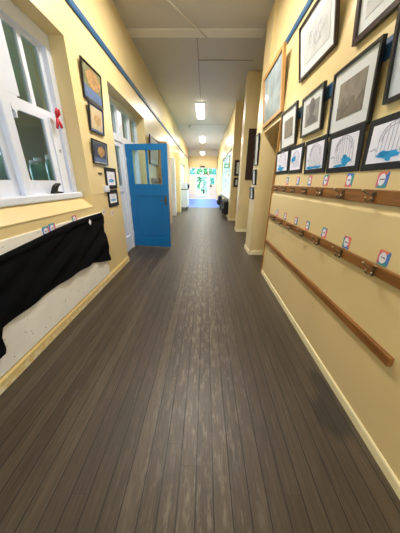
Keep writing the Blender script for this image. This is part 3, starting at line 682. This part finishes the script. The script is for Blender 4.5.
# ------------------------------------------------------------------ white board, black cloth, tags on the left
o = thing('wall_board', (XL, 0, 0.1), (0, 0, LW_), 'off white board under the left window, behind the black cloth', 'board')
b = MB(); b.bbox(-1.5, 2.88, -0.012, 0, 0.006, 0.905, 0.003, 1); b.build('panel', M['board'], o)
b = MB(); rnd = random.Random(11)
for k in range(26): b.lathe([(0.004, 0.0), (0.004, 0.001)], (0, 0, 0), 6)
b.bm.free()
b = MB()
for k in range(34):
    xx, zz = rnd.uniform(1.0, 2.8), rnd.uniform(0.05, 0.28) if k % 5 else rnd.uniform(0.85, 0.89); q = rnd.uniform(.002, .0045)
    b.prism([(xx + q * math.cos(a * PI / 3), zz + q * math.sin(a * PI / 3)) for a in range(6)], 1, -0.0135, -0.0115)
b.build('pin_mark', M['grey'], o); 
def lerp(tab, x):
    if x <= tab[0][0]: return tab[0][1]
    for (a, b_), (c_, d_) in zip(tab, tab[1:]):
        if x <= c_:
            u = (x - a) / (c_ - a); return b_ + (d_ - b_) * u
    return tab[-1][1]
top = [(0.2, 0.80), (1.0, 0.87), (1.31, 0.912), (1.7, 0.95), (1.97, 0.978), (2.2, 0.992), (2.48, 0.999), (2.62, 1.0), (2.887, 1.0)]
bot = [(0.2, 0.22), (1.12, 0.262), (1.125, 0.262), (1.165, 0.44), (1.35, 0.447), (1.88, 0.459), (2.2, 0.45), (2.46, 0.43), (2.7, 0.36), (2.887, 0.305)]
NU, NV = 150, 40
cl = MB(); G = []
for i in range(NU + 1):
    y = 0.2 + (2.887 - 0.2) * i / NU; col = []
    for j in range(NV + 1):
        v = j / NV; zt, zb = lerp(top, y), lerp(bot, y)
        z = zt + (zb - zt) * v
        s1 = math.sin(((z - 1.0) * 0.9 + (2.75 - y) * 0.42) * 34) * 0.012 * min(1, v * 4)
        s2 = math.sin((z * 1.2 - (y - 0.3) * 0.28) * 21 + 1.2) * 0.012 * min(1, v * 3)
        s3 = math.sin((y - 2.887) * 30) * 0.006 * max(0, (y - 2.35)) * 2 * v
        sag = 0.035 * math.exp(-((v - 0.62) / 0.16) ** 2) * (0.6 + 0.4 * math.sin(y * 2.2 + 0.5)) 
        roll = 0.018 * math.exp(-((v - 0.07) / 0.05) ** 2)
        x = -1.4005 + max(0.0, s1 + s2 + s3 + sag + roll + 0.012 * v)
        yy = y + (0.012 * math.sin(v * 9) + 0.02 * v * v if i == NU else 0)
        col.append(cl.bm.verts.new((x, yy, z)))
    G.append(col)
for i in range(NU):
    for j in range(NV): cl._f([G[i][j], G[i + 1][j], G[i + 1][j + 1], G[i][j + 1]], True)
co = cl.build('black_cloth', M['black_cloth']); tag(co, 'black cloth draped over the off white board on the left wall', 'cloth')
sm = co.modifiers.new('thick', 'SOLIDIFY'); sm.thickness = 0.004; sm.offset = 1
gl = 'coloured tags along the top of the white board'
name_tag('L', -1.407, 1.82, 0.975, 'coloured name tag on the white board, left one of the touching pair', 0.085, 0.085, 2, gl, 0)
name_tag('L', -1.407, 1.905, 0.985, 'coloured name tag on the white board, right one of the touching pair', 0.085, 0.085, 6, gl, 0)
name_tag('L', -1.407, 2.27, 1.008, 'coloured name tag standing alone on the white board, nearer the cloth corner', 0.085, 0.085, 9, gl, 0)
o = thing('paper_note', (-1.372, 2.50, 0.9), (0, 0.0, LW_), 'small white diamond of paper pinned on the black cloth', 'paper')
b = MB(); b.prism([(0, 0), (0.03, 0.035), (0, 0.07), (-0.03, 0.035)], 1, -0.004, -0.002); b.build('paper', M['tag_white'], o)
b = MB(); b.ball((0, -0.006, 0.055), 0.004, 1); b.build('pin', M['chrome'], o)
for y, z, lab in ((3.0, 0.955, 'pale sticker on the yellow wall just beyond the cloth corner'), (3.27, 0.905, 'pale sticker on the yellow wall halfway from the cloth to the door surround')):
    o = thing('wall_sticker', (XL, y, z), (0, 0, LW_), lab, 'sticker')
    b = MB(); b.bbox(-0.03, 0.03, -0.002, 0, 0, 0.07, 0.001, 1); b.build('paper', M['bluemat'], o)
    b = MB(); b.box(-0.018, 0.018, -0.0026, -0.002, 0.025, 0.045); b.build('printing', M['tag_pink'], o)

# ------------------------------------------------------------------ pier pictures
gl = 'small frames on the first pier'
for z0, z1, ya, yb, mm, lab in ((1.70, 2.2, 4.5, 4.25, M['mat'], 'topmost tall frame on the corridor side of the first pier'), (1.36, 1.63, 4.5, 4.25, M['mat'], 'middle frame on the corridor side of the first pier'), (1.1, 1.32, 4.55, 4.27, M['bluemat'], 'lowest frame with a bluish sheet on the corridor side of the first pier')):
    picture('R', 0.945 if z1 < 1.25 else (0.944 if z0 < 1.26 else 0.955), ya, yb, z0, z1, lab, M['black'], mm, rect_print(M['sketch']), 0.02, 0.03, 0.02, 0.04, gl)
def front_picture(x0, x1, y, z0, z1, label, fm, mm, fw, group=None, name='framed_picture', cat='picture'):
    o = thing(name, ((x0 + x1) / 2, y, z0), (0, 0, 0), label, cat, group); h = (x1 - x0) / 2; H = z1 - z0
    b = MB(); b.frame(-h, h, 0, H, fw, -0.03, 0); b.build('frame', fm, o)
    b = MB(); b.box(-h + fw, h - fw, -0.018, 0, fw, H - fw); b.build('mount', mm, o)
front_picture(1.04, 1.27, 8.4, 1.62, 2.14, 'upper dark frame on the third pier facing the viewer', M['black'], M['mat'], 0.075, 'dark frames on the third pier')
front_picture(1.04, 1.25, 8.4, 1.24, 1.56, 'lower dark frame on the third pier facing the viewer', M['black'], M['mat'], 0.07, 'dark frames on the third pier')
o = thing('honour_board', (1.30, 6.4, 1.47), (0, 0, 0), 'tall dark brown board on the second pier', 'board')
b = MB(); b.frame(-0.2, 0.4, 0, 1.22, 0.05, -0.035, 0); b.build('frame', M['dark_brown'], o)
b = MB(); b.box(-0.15, 0.35, -0.02, 0, 0.05, 1.17); b.build('panel', M['dark_brown'], o)

# ------------------------------------------------------------------ far right: windows, bags, exit sign
wn = thing('window_2', (1.1, 0, 0), label='bright white framed window on the right wall beyond the piers', cat='window', kind='structure')
b = MB()
for y in (8.8, 10.1, 11.45, 12.8, 14.12): b.box(-0.04, 0.04, y, y + 0.08, 0.8, 2.65)
b.box(-0.041, 0.041, 8.8, 14.2, 2.57, 2.65); b.box(-0.041, 0.041, 8.8, 14.2, 0.8, 0.88); b.box(-0.03, 0.03, 8.8, 14.2, 1.9, 1.96)
b.build('window_frame', M['white'], wn)
b = MB(); b.bbox(-0.17, 0.1, 8.8, 14.2, 0.78, 0.82, 0.008); b.build('window_sill', M['white'], wn)
g = MB(); g.box(-0.003, 0.003, 8.85, 14.15, 0.85, 2.6); g.build('pane', M['glass'], wn)
wn = thing('window_3', (1.1, 0, 0), label='unseen white framed window added behind the viewer for bluish daylight', cat='window', kind='structure')
b = MB()
for y in (WY0, -1.54, WY1 - 0.08): b.box(-0.04, 0.04, y, y + 0.08, WZ0, WZ1)
b.box(-0.04, 0.04, WY0, WY1, WZ1 - 0.08, WZ1); b.box(-0.04, 0.04, WY0, WY1, WZ0, WZ0 + 0.08); b.build('window_frame', M['white'], wn)
def bag(y, w, h, z, m, label):
    o = thing('school_bag', (XR, y, z), (0, 0, RW), label, 'bag', 'dark bags hanging along the far right wall')
    b = MB(); b.bbox(-w / 2, w / 2, -0.2, -0.002, 0, h, 0.05, 3); b.build('bag_body', m, o)
    b = MB(); b.bbox(-w * .36, w * .36, -0.26, -0.19, 0.03, h * .5, 0.03, 2); b.build('pocket', m, o)
    b = MB(); b.tube([(-0.06, -0.05, h - 0.01), (-0.04, -0.03, h + 0.06), (0.04, -0.03, h + 0.06), (0.06, -0.05, h - 0.01)], 0.01, 6); b.build('loop', m, o)
for y, w, h, m, lab in ((9.25, 0.5, 0.54, M['bag'], 'nearest black bag on the right wall beyond the third pier'), (9.9, 0.5, 0.52, M['bag'], 'second nearest black bag along the far right wall'), (10.6, 0.5, 0.5, M['bag'], 'third black bag along the far right wall'), (13.2, 0.8, 0.52, M['bag_navy'], 'navy bag hanging alone farthest along the right wall')):
    bag(y, w, h, 0.14, m, lab)
o = thing('exit_sign', (0.905, 10.0, 1.96), label='green exit sign standing out from the far right wall', cat='sign')
b = MB(); b.bbox(-0.1, 0.08, -0.03, 0.03, 0, 0.18, 0.01); b.build('sign_box', M['exit'], o)
b = MB(); b.box(-0.06, 0.04, -0.034, -0.029, 0.045, 0.135); b.build('pictogram', M['exit_white'], o)
b = MB(); b.box(0.078, 0.085, -0.02, 0.02, 0.05, 0.13); b.build('bracket', M['fixture'], o)

# ------------------------------------------------------------------ far left: second doorway, cabinet
d = thing('door_3', (-1.6, 0, 0), label='white glazed doorway farther along the left wall', cat='door', kind='structure')
b = MB(); b.box(-0.08, 0.0, 8.0, 8.08, 0, 2.65); b.box(-0.08, 0, 9.12, 9.2, 0, 2.65); b.box(-0.079, 0.001, 8.08, 9.12, 2.57, 2.649); b.box(-0.079, 0.001, 8.08, 9.12, 2.03, 2.1); b.build('door_surround', M['white'], d)
b = MB(); b.box(-0.06, -0.02, 8.08, 9.12, 0.02, 1.1); b.box(-0.06, -0.02, 8.08, 8.19, 1.1, 2.03); b.box(-0.06, -0.02, 9.01, 9.12, 1.1, 2.03); lf = b.build('door_leaf', M['white'], d)
g = MB(); g.box(-0.042, -0.038, 8.19, 9.01, 1.1, 2.03); g.build('pane', M['dimglass'], lf)
g = MB(); g.box(-0.042, -0.038, 8.08, 9.12, 2.1, 2.57); g.build('fanlight_pane', M['dimglass'], d)
b = MB(); b.bbox(XL, -1.17, 7.1, 7.7, 0, 2.5, 0.01); struct(b.build('trim_10', M['tan']), 'tan boxed post projecting from the left wall beyond the blue door', 'trim')
b = MB(); b.bbox(XL, -1.26, 9.45, 9.62, 0, 2.3, 0.01); struct(b.build('trim_12', M['white']), 'white post just beyond the tan post on the left wall', 'trim')
wn = thing('window_4', (-1.6, 0, 0), label='pale window at the far end of the left wall', cat='window', kind='structure')
b = MB()
for y in (13.4, 14.3, 15.2, 16.12): b.box(-0.04, 0.04, y, y + 0.08, 1.2, 2.45)
b.box(-0.041, 0.041, 13.4, 16.2, 2.37, 2.45); b.box(-0.041, 0.041, 13.4, 16.2, 1.2, 1.28); b.build('window_frame', M['white'], wn)
g = MB(); g.box(-0.003, 0.003, 13.45, 16.15, 1.25, 2.4); g.build('pane', M['glass'], wn)
o = thing('white_cabinet', (-1.17, 12.1, 0), label='white two drawer cabinet standing at the far left wall', cat='cabinet')
b = MB(); b.bbox(-0.22, 0.24, -0.5, 0.5, 0.14, 1.0, 0.012); b.build('body', M['plastic'], o)
b = MB(); b.bbox(-0.22, 0.25, -0.51, 0.51, 1.0, 1.03, 0.006); b.build('top', M['grey'], o)
for z0, z1 in ((0.2, 0.55), (0.6, 0.96)):
    b = MB(); b.bbox(0.24, 0.262, -0.46, 0.46, z0, z1, 0.006); dw = b.build('drawer', M['plastic'], o)
    b = MB(); b.tube([(0.262, -0.1, z1 - 0.07), (0.29, -0.08, z1 - 0.07), (0.29, 0.08, z1 - 0.07), (0.262, 0.1, z1 - 0.07)], 0.008, 6); b.build('handle', M['chrome'], dw)
for x in (-0.17, 0.19):
    for y in (-0.44, 0.44):
        b = MB(); b.tube([(x, y, 0), (x, y, 0.14)], [0.02, 0.03], 8); b.build('leg', M['grey'], o)
o = thing('white_machine', (-1.165, 11.95, 1.03), label='white office machine on top of the far left cabinet', cat='machine')
b = MB(); b.bbox(-0.2, 0.2, -0.25, 0.25, 0, 0.26, 0.02); b.build('body', M['plastic'], o)
b = MB(); b.bbox(-0.2, 0.2, -0.24, 0.24, 0.26, 0.31, 0.015); b.build('lid', M['plastic'], o)
o = thing('black_bag', (-1.02, 12.42, 1.032), label='black round bag at the far end of the white cabinet top', cat='bag')
b = MB(); b.ball((0, 0, 0.14), 0.14, 3, (1.1, 1, 1.0)); b.build('bag_body', M['bag'], o)
b = MB(); b.tube([(-0.06, 0, 0.26), (-0.03, 0.0, 0.31), (0.03, 0.0, 0.31), (0.06, 0, 0.26)], 0.012, 6); b.build('strap', M['bag'], o)

# ------------------------------------------------------------------ garden outside
g = MB(); g.box(-30, 30, YE + 0.25, 70, -0.3, -0.12); g.box(1.4, 30, -12, YE + 0.25, -0.3, -0.12); g.box(-30, -5.3, -12, YE + 0.25, -0.3, -0.12)
struct(g.build('ground', M['grass']), 'lawn outside the far exit doors', 'ground')
g = MB(); g.box(-1.6, 1.2, YE + 0.2, 32, -0.12, -0.05); struct(g.build('path', M['concrete']), 'pale path outside the far exit doors', 'path')
def tree(x, y, h, m, seed, label):
    o = thing('garden_tree', (x, y, -0.12), label=label, cat='tree', group='trees outside the exit doors')
    b = MB(); b.tube([(0, 0, 0), (0.05, 0, h * .3), (0, 0.05, h * .6)], [0.16, 0.12, 0.07], 8); b.build('trunk', M['bark'], o)
    rnd = random.Random(seed); b = MB()
    for k in range(520):
        a = rnd.uniform(0, 2 * PI); e = rnd.uniform(-1, 1); R = h * .33 * rnd.uniform(.4, 1)
        c_ = Vector((R * math.cos(a) * math.sqrt(1 - e * e), R * math.sin(a) * math.sqrt(1 - e * e), h * .45 + R * e * 1.25)); s_ = rnd.uniform(.18, .36)
        n = Vector((rnd.gauss(0, 1), rnd.gauss(0, 1), rnd.gauss(0, 1))).normalized(); u = n.orthogonal().normalized(); v = n.cross(u)
        b._f([b.bm.verts.new(c_ + u * s_), b.bm.verts.new(c_ + v * s_ * .6), b.bm.verts.new(c_ - u * s_), b.bm.verts.new(c_ - v * s_ * .6)])
    b.build('crown', m, o, recalc=False)
tree(-0.2, 30, 5.6, M['leaf'], 1, 'light green tree straight out beyond the exit doors')
tree(-2.9, 27, 5.0, M['leaf2'], 2, 'dark green tree left of the path outside')
tree(2.0, 27, 5.2, M['leaf2'], 3, 'dark green tree right of the path outside')
o = thing('garden_fence', (0, 36, -0.12), label='low white fence beyond the path outside', cat='fence')
b = MB()
for z in (0.3, 0.8): b.box(-8, 8, -0.02, 0.02, z, z + 0.1)
b.build('rail', M['fence'], o)
b = MB()
for k in range(81): b.box(-8 + .2 * k - .05, -8 + .2 * k + .05, -0.04, -0.02, 0, 1.1)
b.build('palings', M['fence'], o)

# ------------------------------------------------------------------ world, daylight
wd = bpy.data.worlds.new('sky'); SC.world = wd; wd.use_nodes = True
nt = wd.node_tree; bg = nt.nodes['Background']
bg.inputs['Color'].default_value = (0.62, 0.80, 1.0, 1); bg.inputs['Strength'].default_value = 8.0
def portal(loc, rot, sx, sy):
    o = area('daylight portal', loc, rot, sx, sy, 1, (1, 1, 1)); o.data.cycles.is_portal = True
portal((1.2, (WY0 + WY1) / 2, 1.95), (0, PI / 2, 0), 1.5, 1.4)
portal((-5.15, 3.25, 1.55), (0, -PI / 2, 0), 1.3, 6.5)
portal((-0.1, -5.1, 1.15), (PI / 2, 0, 0), 1.3, 2.3)
portal((-0.2, YE + 0.15, 1.25), (-PI / 2, 0, 0), 2.3, 2.5)
portal((1.2, 11.5, 1.72), (0, PI / 2, 0), 1.85, 5.4)

# ------------------------------------------------------------------ camera
X = Vector((0.99964403, 0.02360644, 0.01243217)); U = Vector((-0.02033914, 0.37270534, 0.92772682)); F = Vector((-0.01726679, 0.92764943, -0.3730528))
cd = bpy.data.cameras.new('camera'); cam = bpy.data.objects.new('camera', cd); COL.objects.link(cam)
mw = Matrix.Identity(4)
for i in range(3): mw[i][0], mw[i][1], mw[i][2] = X[i], U[i], -F[i]
mw[0][3], mw[1][3], mw[2][3] = 0, 0, 1.4
cam.matrix_world = mw
cd.sensor_fit = 'HORIZONTAL'; cd.sensor_width = 36; cd.lens = 210.268734 / 400 * 36; cd.clip_start = 0.02
SC.camera = cam
SC.view_settings.view_transform = 'Standard'; SC.view_settings.look = 'None'; SC.view_settings.gamma = 1; SC.view_settings.exposure = 0.34
SC.view_settings.use_curve_mapping = False
